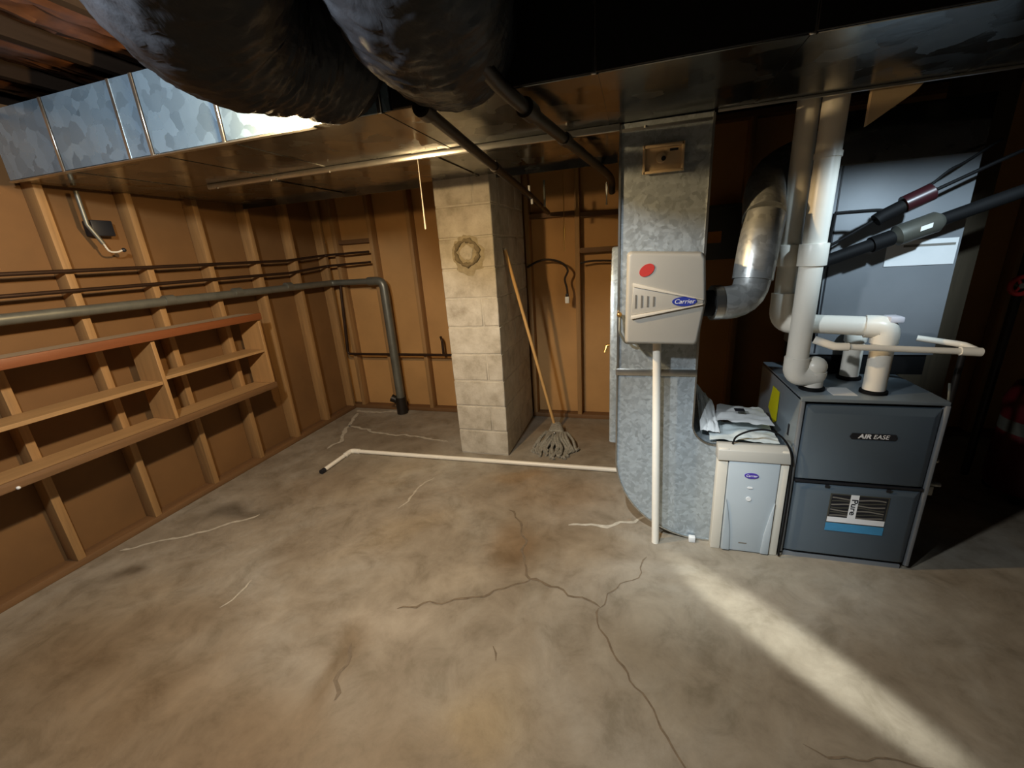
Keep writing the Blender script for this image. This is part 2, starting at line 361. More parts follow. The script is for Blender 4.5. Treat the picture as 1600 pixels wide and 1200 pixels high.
# ------------------------------------------------------------------ walls
SW, SD = .038, .09
def panelled_wall_left():
    root = MB().box(XL-.2, YF, 0, XL-.03, YB+.2, ZC).build('wall_left', M_dark, kind='structure')
    ys = [1.127+.405*k for k in range(-9, 7)]
    st = MB().box(0, 0, .038, SD, SW, 2.29).build('stud', M_stud, root, bevel=.002)
    st.location = (XL, ys[0], 0)
    for y in ys[1:]: copy_to(st, (XL, y, 0), root)
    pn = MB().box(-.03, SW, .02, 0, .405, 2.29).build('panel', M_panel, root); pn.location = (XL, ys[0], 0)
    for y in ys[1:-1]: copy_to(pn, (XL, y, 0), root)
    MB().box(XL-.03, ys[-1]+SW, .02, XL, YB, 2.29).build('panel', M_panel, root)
    MB().box(XL, YF, 0, XL+SD, YB-SD, .038).build('bottom_plate', M_plate, root, bevel=.003)
    MB().box(XL, YF, 2.29, XL+SD, YB-SD, 2.33).build('top_plate', M_plate, root)
    return root
panelled_wall_left()
def panelled_wall_back():
    root = MB().box(XL-.03, YB+.03, 0, XR+.2, YB+.2, ZC).build('wall_back', M_dark, kind='structure')
    xs = [-2.83, -2.425, -2.01, -1.58] + [-.91, -.492, -.09, .32, .73, 1.14, 1.54, 1.95, 2.36, 2.77]
    st = MB().box(0, YB-SD, .038, SW, YB, 2.29).build('stud', M_stud, root, bevel=.002); st.location = (xs[0], 0, 0)
    for x in xs[1:]: copy_to(st, (x, 0, 0), root)
    ed = [XL]+xs+[XR]
    for a, b in zip(ed[:-1], ed[1:]):
        a2 = a if a == XL else a+SW
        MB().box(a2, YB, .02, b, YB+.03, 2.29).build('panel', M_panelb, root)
    MB().box(XL, YB-SD, 0, XR, YB, .038).build('bottom_plate', M_platex, root, bevel=.003)
    MB().box(XL, YB-SD, 2.29, XR, YB, 2.33).build('top_plate', M_platex, root)
    MB().box(-.454, YB-SD, 1.47, -.09, YB-SD+.038, 1.508).build('blocking', M_platex, root)
    MB().box(-.872, YB-SD+.03, 1.765, -.492, YB, 1.803).build('blocking', M_platex, root)
    MB().box(-.454, YB-SD+.03, 1.745, -.09, YB, 1.783).build('blocking', M_platex, root)
    MB().box(-2.792, YB-SD+.03, 1.69, -2.425, YB, 1.728).build('blocking', M_platex, root)
    return root
panelled_wall_back()
MB().box(XR, YF-.2, 0, XR+.2, YB+.03, ZC).build('wall_right', M_dark, kind='structure')
MB().box(XL-.2, YF-.2, 0, XR, YF, ZC).build('wall_front', M_dark, kind='structure')
# ceiling: subfloor, joists running front to back, kraft-faced insulation in the left bays
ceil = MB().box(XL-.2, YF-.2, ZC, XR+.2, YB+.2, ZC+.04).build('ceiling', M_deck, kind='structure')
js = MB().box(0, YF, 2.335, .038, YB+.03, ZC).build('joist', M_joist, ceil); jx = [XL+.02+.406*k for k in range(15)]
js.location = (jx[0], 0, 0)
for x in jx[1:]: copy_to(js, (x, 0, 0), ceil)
def kraft(k, x0, x1, y0, y1):
    nx, ny = 22, 90; vs = []
    for j in range(ny+1):
        for i in range(nx+1):
            x = x0+(x1-x0)*i/nx; y = y0+(y1-y0)*j/ny; e = math.sin(math.pi*i/nx)
            p = Vector((x*9, y*3.2, k*7)); q = Vector((x*20, y*9, k*3))
            z = 2.40-.05*e+.03*e*noise.noise(p)+.022*abs(noise.noise(q))+.012*noise.noise(q*2.3)
            vs.append((x, y, z))
    mb = MB(); mb.add(vs, [(j*(nx+1)+i, (j+1)*(nx+1)+i, (j+1)*(nx+1)+i+1, j*(nx+1)+i+1) for j in range(ny) for i in range(nx)])
    return mb.build('insulation_batt', M_kraft, ceil, smooth=25)
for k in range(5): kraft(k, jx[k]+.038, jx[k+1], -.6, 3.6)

# ------------------------------------------------------------------ chimney of concrete blocks
def chimney():
    x0, x1, y0, y1 = -1.317, -.92, 2.77, 3.595
    t = thing('block_chimney', 'square chimney column of pale concrete blocks standing against the back wall', 'chimney', ((x0+x1)/2, y0, 0))
    g = .004; H = .203
    MB().box(x0+g, y0+g, 0, x1-g, y1, 12*H+.02).build('mortar_core', M_mortar, t)
    for k in range(12):
        z0, z1 = k*H+.005, (k+1)*H-.005; jit = lambda: random.uniform(-.0015, .0015)
        if k % 2:
            xs = [(x0, x0+.275), (x0+.285, x1)]; ys = [.19, .6]
        else: xs = [(x0, x1)]; ys = [.397, .71]
        e = jit()
        for a, b in xs: MB().box(a, y0+e, z0, b, y0+ys[0]-.005, z1).build('block', M_block, t, bevel=.005, seg=1)
        yy = y0+ys[0]+.005; ends = [y0+q-.005 for q in ys[1:]]+[y1]
        for q in ends:
            MB().box(x0, yy, z0, x1+jit(), q, z1).build('block', M_block, t, bevel=.005, seg=1); yy = q+.01
    # lumpy mortar patch over the old flue hole: smear, ring and plug
    cx, cz = -1.113, 1.525
    def lump(name, r0, irr, h0, mat, seed, sag=0.0):
        vs = []; n, rings = 48, 10
        for i in range(rings+1):
            for k in range(n):
                a = 2*math.pi*k/n; ca, sa = math.cos(a), math.sin(a)
                rr = r0*(1+irr*noise.noise(Vector((ca*1.6+seed, sa*1.6, seed)))+irr*.5*noise.noise(Vector((ca*5, sa*5, seed))))*i/rings
                h = h0*(1-.5*(i/rings)**3)+.004*noise.noise(Vector((ca*i*.6, sa*i*.6, seed+3)))
                if i == rings: h = -.004
                vs.append((cx+ca*rr, y0-h, cz+sa*rr-(sag*(i/rings) if sa < 0 else 0)))
        mb = MB(); mb.add(vs, [(i*n+k, (i+1)*n+k, (i+1)*n+(k+1)%n, i*n+(k+1)%n) for i in range(rings) for k in range(n)])
        return mb.build(name, mat, t, smooth=60)
    fp = lump('flue_patch', .125, .28, .005, M_smear, 2.0, .025)
    rg = [(cx+(.082+.006*math.sin(k*1.7))*math.cos(2*math.pi*k/40), y0-.006, cz+(.080+.006*math.cos(k*2.3))*math.sin(2*math.pi*k/40)) for k in range(41)]
    MB().tube(rg, [.013+.005*math.sin(k*.9) for k in range(41)], 8, False).build('patch_ring', M_patch, fp, smooth=70)
    lump('patch_plug', .050, .3, .014, M_mortar, 6.0)
chimney()

# ------------------------------------------------------------------ ducts
def trunk_front():
    t = thing('supply_duct', 'wide galvanized sheet metal trunk duct crossing the ceiling below the joists', 'duct', (0, 1.45, 1.985))
    x0, x1, y0, y1, z0, z1 = XL+.10, 2.6, 1.45, 2.025, 1.985, 2.275
    cl = [-2.495, -1.933, -1.545, -.85, -.13, .42, 1.05, 1.7]
    ed = [x0]+cl+[x1]
    for a, b in zip(ed[:-1], ed[1:]):
        MB().box(a+.0015, y0, z0, b-.0015, y1, z1).build('duct_section', M_galvb, t, bevel=.002, seg=1)
    for a, b in zip(ed[:4], ed[1:4]+[-.80]):
        MB().box(a+.010, y0-.0025, z0+.002, b-.013, y0-.0002, z1-.002).build('lit_side_sheet', M_galvs, t)  # added thin sheet, carries the painted lamp light on the trunk front
    for c in cl:
        MB().box(c-.012, y0-.006, z0-.002, c+.004, y0-.0002, z1).build('drive_cleat', M_seam, t, bevel=.002, seg=1)
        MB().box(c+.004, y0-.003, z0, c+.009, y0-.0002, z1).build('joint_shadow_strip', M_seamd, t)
        MB().box(c-.008, y0, z0-.002, c+.008, y1, z0-.0002).build('bottom_cleat', M_galvb, t)
    for a, b in ((-.80,-.131),(-.129,.419),(.421,1.049),(1.051,1.699),(1.701,2.6)): MB().box(a+.0015, y0-.012, z0+.001, b-.0015, y0-.0063, z1).build('black_front_sheet', M_blackfront, t, bevel=.002, seg=1)  # thin black sheets over the trunk front
    MB().box(-2.075, y0-.004, z0, -2.06, y0-.0002, z1).build('stiffener', M_seam, t)
    MB().box(x0, y0-.005, z0-.006, -1.13, y0+.02, z0-.0002).build('hem', M_seam, t, bevel=.002, seg=1)
    MB().prism([(.80,1.984),(.955,1.984),(.93,1.955),(.80,1.865)], 1, 2.045, 2.065).build('hanger_bracket', M_tan, t)
    # longitudinal seam between both trunks
    MB().box(-2.35, y1-.016, z0-.028, -.08, y1+.002, z0-.0002).build('seam_flange', M_seam, t, bevel=.005)
    MB().box(.29, y1-.008, z0-.010, 1.9, y1+.004, z0-.0002).build('seam_flange', M_seam, t, bevel=.003)
    for x in (-2.28, -1.9, -1.86, -1.52, -.3, .02): MB().cyl((x, y1-.012, z0-.022), (x, y1-.012, z0-.030), .006, 8).build('screw', M_chrome, t)
trunk_front()
def trunk_back():
    t = thing('return_duct', 'second galvanized trunk duct running behind the first and ending above the return drop', 'duct', (0, 2.03, 1.985))
    y0, y1, z0, z1 = 2.03, 2.74, 1.985, 2.275; ed = [XL+.10, -2.0, -.98, -.08+.36]
    for a, b in zip(ed[:-1], ed[1:]): MB().box(a+.001, y0, z0, b-.001, y1, z1).build('duct_section', M_galvb, t, bevel=.002, seg=1)
    for c in ed[1:-1]: MB().box(c-.012, y0+.02, z0-.005, c+.012, y1, z0-.0002).build('bottom_cleat', M_galvb, t)
    MB().box(XL+.10, y1-.004, z0-.03, -1.4, y1+.004, z0).build('hanger_flange', M_galvb, t)
    MB().box(-.86, y1-.004, z0-.025, -.12, y1+.004, z0).build('hanger_flange', M_galvb, t)
trunk_back()

def arc(cx, cz, r, a0, a1, n=14): return [(cx+r*math.cos(math.radians(a0+(a1-a0)*i/n)), cz+r*math.sin(math.radians(a0+(a1-a0)*i/n))) for i in range(n+1)]
def strip_along(poly, y0, y1, wid):   # narrow raised edge band following an xz polyline
    mb = MB()
    for a, b in zip(poly[:-1], poly[1:]):
        a3, b3 = Vector((a[0], (y0+y1)/2, a[1])), Vector((b[0], (y0+y1)/2, b[1]))
        if (b3-a3).length < 1e-5: continue
        d = (b3-a3).normalized(); nrm = Vector((0,1,0)).cross(d)
        mb.bar(a3-d*.001, b3+d*.001, nrm*wid, Vector((0, y1-y0, 0)))
    return mb
def return_drop():
    t = thing('return_drop', 'flat galvanized return air drop with a curved elbow at the floor', 'duct', (.1, 2.02, 0))
    xl, xr, y0, y1 = -.08, .279, 2.02, 2.95  # depth stretched out of view to block bulb light behind it
    MB().box(xl, y0, .93, xr, y1, 1.982).build('upper_section', M_galv, t, bevel=.002, seg=1)
    outer = [(xl, .90), (xl, .43)] + arc(.36, .445, .44, 180, 270)[1:] + [(.40, .006)]
    inner = [(.40, .555)] + arc(.385, .66, .106, 270, 180) + [(xr, .90)]
    MB().prism(outer+inner, 1, y0, y1).build('elbow_section', M_galv, t, smooth=25)
    MB().box(xl-.006, y0-.008, .898, xr+.004, y1, .932).build('joint_cleat', M_seam, t, bevel=.004)
    strip_along(outer, y0-.007, y0+.006, .007).build('edge_seam', M_seam, t)
    strip_along(inner, y0-.007, y0+.006, .007).build('edge_seam', M_seam, t)
    MB().box(xl-.003, y0-.007, .932, xl+.006, y0, 1.975).build('edge_seam', M_seam, t)
    MB().box(xr-.006, y0-.007, .932, xr+.003, y0, 1.975).build('edge_seam', M_seam, t)
    MB().box(xl, y0-.006, 1.948, xr, y0, 1.962).build('top_fold', M_seam, t, bevel=.002)
    # bulging back half seen past the left edge, stretched back to block light
    MB().prism([(2.16, .46), (2.16, 1.25), (2.3, 1.5), (2.95, 1.5), (2.95, .46)], 0, -.125, xl-.0005).build('side_takeoff', M_galv, t, bevel=.01)
    pl = MB().box(.015, y0-.012, 1.782, .172, y0, 1.885).build('access_plate', M_tan, t, bevel=.004)
    for q in ((.015,1.875,.172,1.887), (.015,1.78,.172,1.790), (.013,1.78,.024,1.887), (.163,1.78,.174,1.887)):
        MB().box(q[0], y0-.022, q[1], q[2], y0-.012, q[3]).build('plate_rim', M_tan, pl, bevel=.002)
    MB().cyl((.085, y0-.012, 1.835), (.085, y0-.030, 1.835), .020, 20).build('knob', M_tan, pl, bevel=.004)
    MB().cyl((.094, y0-.030, 1.830), (.094, y0-.034, 1.830), .009, 14).build('knob_dark_disc', M_inkdark, pl)  # small dark disc at the knob's lower right
    MB().box(.118, y0-.016, 1.858, .150, y0-.012, 1.866).build('plate_mark', M_inkdark, pl)
return_drop()

def flex(label, pts, r, seed):
    P = catmull(pts, 26); n = 96; L = len(P)
    def rf(i, a):
        s_ = i/26*3.0; ca, sa = math.cos(a), math.sin(a)
        k = 1+.05*noise.noise(Vector((ca*1.2+seed, sa*1.2, s_*.8)))
        k += .055*(abs(noise.noise(Vector((ca*3.0+seed+s_*.5, sa*3.0, s_*2.2))))-.3)
        k += .034*(abs(noise.noise(Vector((ca*7+seed, sa*7+s_, s_*4.0))))-.3)
        return k
    R = [r*(.86 if i < 3 or i > L-6 else 1) for i in range(L)]
    t = thing('flex_duct', label, 'duct', tuple(P[-1]), 'black insulated flex ducts')
    mb = MB(); mb.tube(P, R, n, True, rf); mb.build('jacket', M_flex, t, smooth=60)
    e, f_ = P[-1], (P[-2]-P[-1]).normalized()
    MB().cyl(e-f_*.004, e+f_*.05, r*.9, 40).build('collar_strap', M_blackrub, t)
flex('black plastic jacketed flex duct hanging at upper left, beside the insulation', [(-.79,.66,2.50),(-.79,.70,2.36),(-.83,.77,2.21),(-.98,.92,2.14),(-1.035,1.10,2.15),(-1.0,1.26,2.175),(-.955,1.44,2.18)], .22, 1.0)
flex('black plastic jacketed flex duct hanging nearer the middle, wrinkled at its bend', [(-.34,.66,2.50),(-.36,.69,2.36),(-.39,.76,2.20),(-.425,.90,2.11),(-.475,1.06,2.085),(-.53,1.25,2.12),(-.56,1.44,2.15)], .205, 9.0)

# ------------------------------------------------------------------ humidifier on the drop
def text_mesh(name, body, size, mat, parent, loc, rot, extrude=.0006, shear=0.0, xs=1.0, bold=0.0):
    cu = bpy.data.curves.new(name, 'FONT'); cu.body = body; cu.size = size; cu.extrude = extrude; cu.align_x = 'CENTER'; cu.align_y = 'CENTER'; cu.shear = shear; cu.offset = bold
    tmp = bpy.data.objects.new(name, cu); COL.objects.link(tmp)
    dg = bpy.context.evaluated_depsgraph_get(); me = bpy.data.meshes.new_from_object(tmp.evaluated_get(dg))
    bpy.data.objects.remove(tmp); me.name = name; me.materials.clear(); me.materials.append(mat)
    o = bpy.data.objects.new(name, me); COL.objects.link(o); o.parent = parent
    off = Vector((0,0,0)); p = parent
    while p is not None: off += p.location; p = p.parent
    o.location = Vector(loc)-off; o.rotation_euler = rot; o.scale = (xs, 1, 1); return o
FR = (math.pi/2, 0, 0)
def ellipse_xz(cx, cz, rx, rz, y0, y1, ang=0, n=36):
    poly = []
    for k in range(n):
        a = 2*math.pi*k/n; u, v_ = rx*math.cos(a), rz*math.sin(a)
        poly.append((cx+u*math.cos(ang)-v_*math.sin(ang), cz+u*math.sin(ang)+v_*math.cos(ang)))
    return MB().prism(poly, 1, y0, y1)
def humidifier():
    t = thing('humidifier', 'beige box humidifier with a red oval and blue oval badge mounted on the return drop', 'humidifier', (.115, 2.02, 1.09))
    yb, yf = 2.012, 1.85
    # cover: bowed front, chamfered lower right
    pro = [(-.043,1.105),(-.038,1.09),(.245,1.083),(.254,1.095),(.276,1.26),(.262,1.44),(.250,1.458),(-.028,1.478),(-.040,1.470)]
    n = len(pro); cx, cz = .115, 1.28
    vs = [(x, yb, z) for x, z in pro]+[(x, yf+.02, z) for x, z in pro]+[(cx+(x-cx)*.95, yf, cz+(z-cz)*.96) for x, z in pro]
    fs = [tuple(range(n-1,-1,-1)), tuple(range(2*n, 3*n))]+[(q*n+i, q*n+(i+1)%n, (q+1)*n+(i+1)%n, (q+1)*n+i) for q in (0, 1) for i in range(n)]
    MB().add(vs, fs).build('cover', M_beige, t, bevel=.008, seg=3)
    # wedge shaped recess, drawn by a raised wedge with pale lips
    MB().prism([(-.012,1.335),(.262,1.272),(.262,1.258),(-.018,1.215)], 1, yf-.004, yf+.01).build('wedge_panel', M_beige, t, bevel=.003)
    MB().prism([(-.014,1.352),(-.012,1.335),(.262,1.272),(.262,1.276)], 1, yf-.010, yf+.01).build('wedge_lip', M_cream, t, bevel=.003)
    MB().prism([(-.018,1.215),(-.018,1.200),(.262,1.254),(.262,1.258)], 1, yf-.012, yf+.01).build('wedge_lip', M_cream, t, bevel=.003)
    for k in range(4):
        x = -.004+.024*k; MB().prism([(x,1.302-.003*k),(x+.007,1.301-.003*k),(x+.007,1.247+.002*k),(x,1.245+.002*k)], 1, yf-.0055, yf-.0035).build('vent_slot', M_beiged, t)
    ellipse_xz(.040, 1.400, .032, .022, yf-.003, yf+.004, .6).build('red_oval', M_red, t)
    bd = ellipse_xz(.190, 1.269, .047, .019, yf-.008, yf-.003).build('badge', M_blue, t)
    text_mesh('badge_lettering', 'Carrier', .026, M_white, bd, (.190, yf-.0085, 1.269), FR, .0004, .25)
    MB().tube(fillet([(-.07, 1.99, 1.19), (-.07, 1.97, 1.12), (-.04, 1.96, 1.07), (.05, 1.96, 1.075)], .03), .006, 8).build('water_tube', M_greypipe, t)
    MB().ball((-.072, 1.985, 1.2), .012).build('water_valve', M_brass, t)
humidifier()
def bypass():
    t = thing('bypass_pipe', 'round galvanized bypass pipe bending upward from the humidifier side', 'duct pipe', (.28, 2.0, 1.24))
    MB().cyl((.272, 1.965, 1.243), (.325, 1.97, 1.243), .055, 24).build('stub', M_blackrub, t)
    a = catmull([(.315,1.975,1.243),(.40,1.99,1.243),(.455,2.01,1.275),(.478,2.03,1.35)], 3)
    MB().tube(a, .070, 28).build('elbow', M_galvc, t, smooth=14)
    MB().tube([(.313,1.974,1.243),(.345,1.98,1.243)], .074, 28).build('collar', M_seam, t)
    b = catmull([(.472,2.025,1.33),(.488,2.05,1.46),(.512,2.10,1.585)], 5)
    MB().tube(b, .078, 28).build('flexible_section', M_galvc, t)
    c = catmull([(.508,2.095,1.575),(.535,2.24,1.69),(.60,2.38,1.78),(.72,2.48,1.845),(.828,2.53,1.87)], 3)
    MB().tube(c, .082, 28).build('upper_elbow', M_galvc, t, smooth=14)
    for p in ((.500,2.145,1.668),(.545,2.215,1.752)): MB().ball(p, .006).build('screw', M_chrome, t)
bypass()
tag(MB().tube([(.096,1.955,1.095),(.129,1.955,.0)], .0185, 20).build('drain_pipe', M_pvc), 'straight white plastic drain pipe dropping from the humidifier to the floor', 'pipe')
def floor_pipe():
    t = thing('floor_drain_line', 'long white plastic pipe lying across the floor with a bend and dark open end', 'pipe', (-1.2, 2.65, 0))
    p = fillet([(-.085,2.655,.017),(-2.25,2.62,.017),(-2.255,2.285,.017)], .04)
    MB().tube(p, .0165, 16).build('pipe', M_pvc, t)
    MB().tube(fillet([(-2.17,2.621,.017),(-2.25,2.62,.017),(-2.251,2.54,.017)], .035), .021, 16).build('elbow_fitting', M_pvc, t)
    MB().cyl((-2.255,2.30,.017), (-2.2555,2.262,.017), .0185, 14).build('dark_end', M_inkdark, t)
floor_pipe()

# ------------------------------------------------------------------ filter cabinet
def filter_cabinet():
    t = thing('filter_cabinet', 'narrow cream air cleaner cabinet with a grey door beside the furnace', 'air cleaner', (.54, 1.97, 0))
    x0, x1, yf, z1 = .395, .694, 1.965, .562
    MB().box(x0+.01, yf+.03, 0, x1-.004, 2.55, z1-.03).build('body', M_galv, t)
    MB().prism([(x0,.0),(x0,z1),(x0+.045,z1),(x0+.045,.0)], 1, yf, yf+.05).build('left_frame', M_cream, t, bevel=.004)
    MB().prism([(x1-.035,.0),(x1-.035,z1),(x1,z1),(x1,.0)], 1, yf, yf+.05).build('right_frame', M_cream, t, bevel=.004)
    MB().prism([(yf-.012,.505),(yf-.002,.555),(yf+.03,.575),(yf+.06,.572),(yf+.06,.50)], 0, x0-.004, x1+.002).build('top_cap', M_beige, t, bevel=.004)
    d = MB().box(x0+.048, yf-.006, .006, x1-.038, yf+.02, .503).build('door', M_lgrey, t, bevel=.004)
    for sgn, xb in ((1, x0+.05), (-1, x1-.04)):
        poly = [(xb, .008), (xb+sgn*.036, .008), (xb+sgn*.030, .12), (xb+sgn*.016, .22), (xb, .30)]
        MB().prism(poly, 1, yf-.013, yf-.005).build('curved_rib', M_lgrey, d, bevel=.003)
    ellipse_xz(.542, .433, .030, .014, yf-.010, yf-.005).build('badge', M_purple, d)
    text_mesh('badge_lettering', 'Carrier', .016, M_white, d, (.542, yf-.0103, .433), FR, .0003, .25)
    ellipse_xz(.542, .368, .012, .005, yf-.009, yf-.005).build('small_mark', M_paper, d)
    ellipse_xz(.541, .308, .011, .011, yf-.010, yf-.005).build('round_button', M_paper, d)
    MB().box(.520, yf-.0075, .052, .556, yf-.0055, .058).build('tiny_print', M_beiged, d)
filter_cabinet()
def sheet(name, mat, parent, corners, seed, amp=.012, n=14):
    a, b, c, d = map(Vector, corners); vs = []
    for j in range(n+1):
        for i in range(n+1):
            u, v_ = i/n, j/n; p = a.lerp(b, u).lerp(d.lerp(c, u), v_)
            p += Vector((0,0,1))*amp*(abs(noise.noise(Vector((u*3+seed, v_*3, seed))))+.4*noise.noise(Vector((u*8, v_*8, seed))))
            vs.append(p)
    top = [(j*(n+1)+i, j*(n+1)+i+1, (j+1)*(n+1)+i+1, (j+1)*(n+1)+i) for j in range(n) for i in range(n)]
    mb = MB(); mb.add(vs, top); o = len(mb.v); mb.add([v-Vector((0,0,.001)) for v in vs], [tuple(reversed(f)) for f in top])
    bd = [i for i in range(n+1)]+[j*(n+1)+n for j in range(1, n+1)]+[n*(n+1)+i for i in range(n-1,-1,-1)]+[j*(n+1) for j in range(n-1,0,-1)]
    for p, q in zip(bd, bd[1:]+bd[:1]): mb.f.append([p, p+o, q+o, q])
    return mb.build(name, mat, parent, smooth=30)
tag(sheet('plastic_bag', M_plastic, None, [(.36,2.02,.578),(.66,2.02,.578),(.665,2.24,.582),(.38,2.22,.59)], 2.0, .022), 'crumpled clear plastic bag lying on the air cleaner cabinet', 'bag')
tag(sheet('instruction_paper', M_paper, None, [(.40,2.14,.63),(.66,2.12,.625),(.655,2.33,.632),(.44,2.35,.64)], 5.0, .018), 'loose white instruction papers on top of the air cleaner', 'paper')
tag(sheet('folded_paper', M_paper, None, [(.325,2.08,.60),(.41,2.06,.60),(.41,2.30,.67),(.325,2.36,.76)], 8.0, .02), 'grey folded sheet leaning against the return elbow', 'paper')
tag(MB().box(.50,2.20,.662,.545,2.235,.666).build('dark_card', M_inkdark), 'tiny dark card resting on the papers', 'card')
tag(MB().tube(catmull([(.455,1.99,.578),(.47,1.985,.62),(.53,1.98,.655),(.60,1.975,.66),(.655,1.965,.625),(.690,1.95,.55),(.699,1.95,.4),(.70,1.95,.2),(.698,1.952,.012)], 8), .0045, 8).build('black_cable', M_blackrub), 'thin black cable arching over the air cleaner and down beside the furnace', 'cable')
tag(MB().box(.296,1.985,.0,.328,2.012,.030).build('white_plug', M_paper, bevel=.004), 'small white plastic cube on the floor at the foot of the return elbow', 'plug')

# ------------------------------------------------------------------ furnace
def furnace():
    t = thing('furnace', 'slate grey gas furnace with a badge and a photo sticker on its doors', 'furnace', (.97, 1.98, 0))
    x0, x1, yf, yb, zt = .706, 1.226, 1.98, 2.60, .815
    MB().box(x0, yf+.012, .012, x0+.012, yb, zt).build('left_side', M_furnl, t, bevel=.002)
    MB().box(x1-.012, yf+.012, .012, x1, yb, zt).build('right_side', M_furnl, t, bevel=.002)
    MB().box(x0+.012, yf+.03, .012, x1-.012, yb, zt-.006).build('core', M_inkdark, t)
    MB().box(x0, yf+.0, zt-.012, x1, yb, zt+.004).build('top_panel', M_furnl, t, bevel=.003)
    MB().box(x0, yf-.004, .02, x0+.014, yf+.014, zt-.012).build('front_flange', M_coil, t, bevel=.002)
    MB().box(x1-.014, yf-.004, .02, x1, yf+.014, zt-.012).build('front_flange', M_coil, t, bevel=.002)
    MB().box(x0+.02, yf, 0, x1-.03, yf+.08, .02).build('base_rail', M_coil, t)
    MB().box(x0+.02, yb-.09, 0, x1-.03, yb-.01, .02).build('base_rail', M_coil, t)
    up = MB().hexa([(x0+.018,yf+.01,.424),(x1-.018,yf+.01,.424),(x1-.018,yf+.02,.424),(x0+.018,yf+.02,.424),(x0+.018,yf+.01,.788),(x1-.018,yf+.01,.788),(x1-.018,yf+.02,.788),(x0+.018,yf+.02,.788)]).build('upper_door', M_furn, t)
    def raised(zb, zt_, par, nm):
        a, b = x0+.018, x1-.018; i = .03; y0, y1 = yf+.008, yf-.012
        MB().add([(a,y0,zb),(b,y0,zb),(b,y0,zt_),(a,y0,zt_),(a+i,y1,zb+.012),(b-i,y1,zb+.012),(b-i,y1,zt_-i),(a+i,y1,zt_-i)],
                 [(0,1,2,3),(4,7,6,5),(0,4,5,1),(1,5,6,2),(2,6,7,3),(3,7,4,0)]).build(nm, M_furn, par, bevel=.003)
    raised(.424, .788, up, 'raised_panel')
    lo = MB().box(x0+.018, yf+.01, .03, x1-.018, yf+.02, .414).build('lower_door', M_furn, t)
    raised(.030, .412, lo, 'raised_panel')
    MB().box(x0+.02, yf-.006, .413, x1-.02, yf+.01, .424).build('door_gap', M_inkdark, t)
    for x in (.845, 1.075): MB().box(x, yf-.0135, .398, x+.016, yf-.010, .412).build('latch', M_inkdark, lo)
    yb_ = yf-.0125
    bd = MB().prism([(.900,.655),(.907,.645),(1.062,.645),(1.068,.655),(1.062,.672),(.907,.672)], 1, yb_-.003, yb_+.001).build('badge', M_inkdark, up)
    text_mesh('badge_lettering', 'AIR', .027, M_white, bd, (.953, yb_-.0035, .6585), FR, .0004, .2, 1.1, .0009)
    text_mesh('badge_lettering', 'EASE', .027, M_white, bd, (1.011, yb_-.0035, .6585), FR, .0004, .2, .98)
    st = MB().box(.872, yb_-.0012, .176, 1.095, yb_+.001, .371).build('sticker', M_greybox, lo)
    y2 = yb_-.0018
    MB().box(.878, y2, .248, 1.089, y2+.001, .366).build('sticker_photo', M_inkdark, st)
    for k in range(7):
        z = .258+.015*k; pts = [(.880+.0145*i, y2-.0006, z+.004*math.sin(i*.55+k*1.3)) for i in range(15)]
        vs = []; 
        for p in pts: vs += [(p[0], p[1], p[2]+.0035), (p[0], p[1], p[2]-.0030)]
        MB().add(vs, [(2*i, 2*i+1, 2*i+3, 2*i+2) for i in range(14)]).build('photo_streak', M_greybox if k % 2 else M_beiged, st, smooth=0)
    MB().box(.950, y2-.0012, .236, .981, y2, .371).build('white_band', M_white, st)
    MB().box(.874, y2-.0010, .224, 1.093, y2, .250).build('white_band', M_white, st)
    MB().box(.872, y2-.0008, .176, 1.095, y2, .218).build('blue_band', M_cyan, st)
    text_mesh('sticker_lettering', 'Pure', .034, M_inkdark, st, (.966, y2-.0016, .309), (math.pi/2, math.pi/2, 0), .0002, 0, 1.3, .0006)
    # yellow energy tag on the left side
    MB().add([(x0-.002,2.365,.752),(x0-.002,2.255,.752),(x0-.004,2.245,.60),(x0-.006,2.285,.575),(x0-.004,2.395,.622)], [(0,1,2,3,4)]).build('yellow_tag', M_yellow, t)
    MB().box(x0-.003, 2.07, .60, x0, 2.085, .655).build('side_slot', M_inkdark, t)
    for (x, y) in ((.785,2.115), (1.008,2.085), (1.0,2.30)): MB().cyl((x,y,zt+.004), (x,y,zt+.016), .05, 24).build('rubber_collar', M_blackrub, t)
    MB().box(.84, 2.03, zt+.004, .93, 2.14, zt+.006).build('foil_label', M_paper, t)
furnace()
def gas_valve():
    t = thing('gas_line', 'gas shutoff valve and pipe sticking out beside the furnace', 'valve', (1.28, 2.2, .36))
    MB().cyl((1.226,2.06,.41), (1.31,2.06,.405), .011, 12).build('pipe', M_galvc, t)
    MB().box(1.232,2.04,.335,1.25,2.08,.40).build('bracket', M_galvc, t, bevel=.002)
    MB().box(1.262,2.045,.355,1.285,2.075,.40).build('valve_body', M_galvc, t, bevel=.004)
    MB().cyl((1.27,2.2,.455), (1.355,2.2,.455), .006, 10).build('handle', M_chrome, t)
    MB().ball((1.36,2.2,.455), .013).build('handle_knob', M_chrome, t); MB().ball((1.275,2.2,.455), .011).build('handle_pivot', M_chrome, t)
    MB().tube(catmull([(1.228,2.0,.66),(1.25,2.03,.72),(1.285,2.1,.80),(1.30,2.14,.85)], 6), .005, 8).build('wire', M_greypipe, t)
    MB().tube(fillet([(1.385,2.25,.30),(1.385,2.25,.98),(1.385,2.5,.98)], .03), .012, 10).build('riser', M_blackpipe, t)
gas_valve()
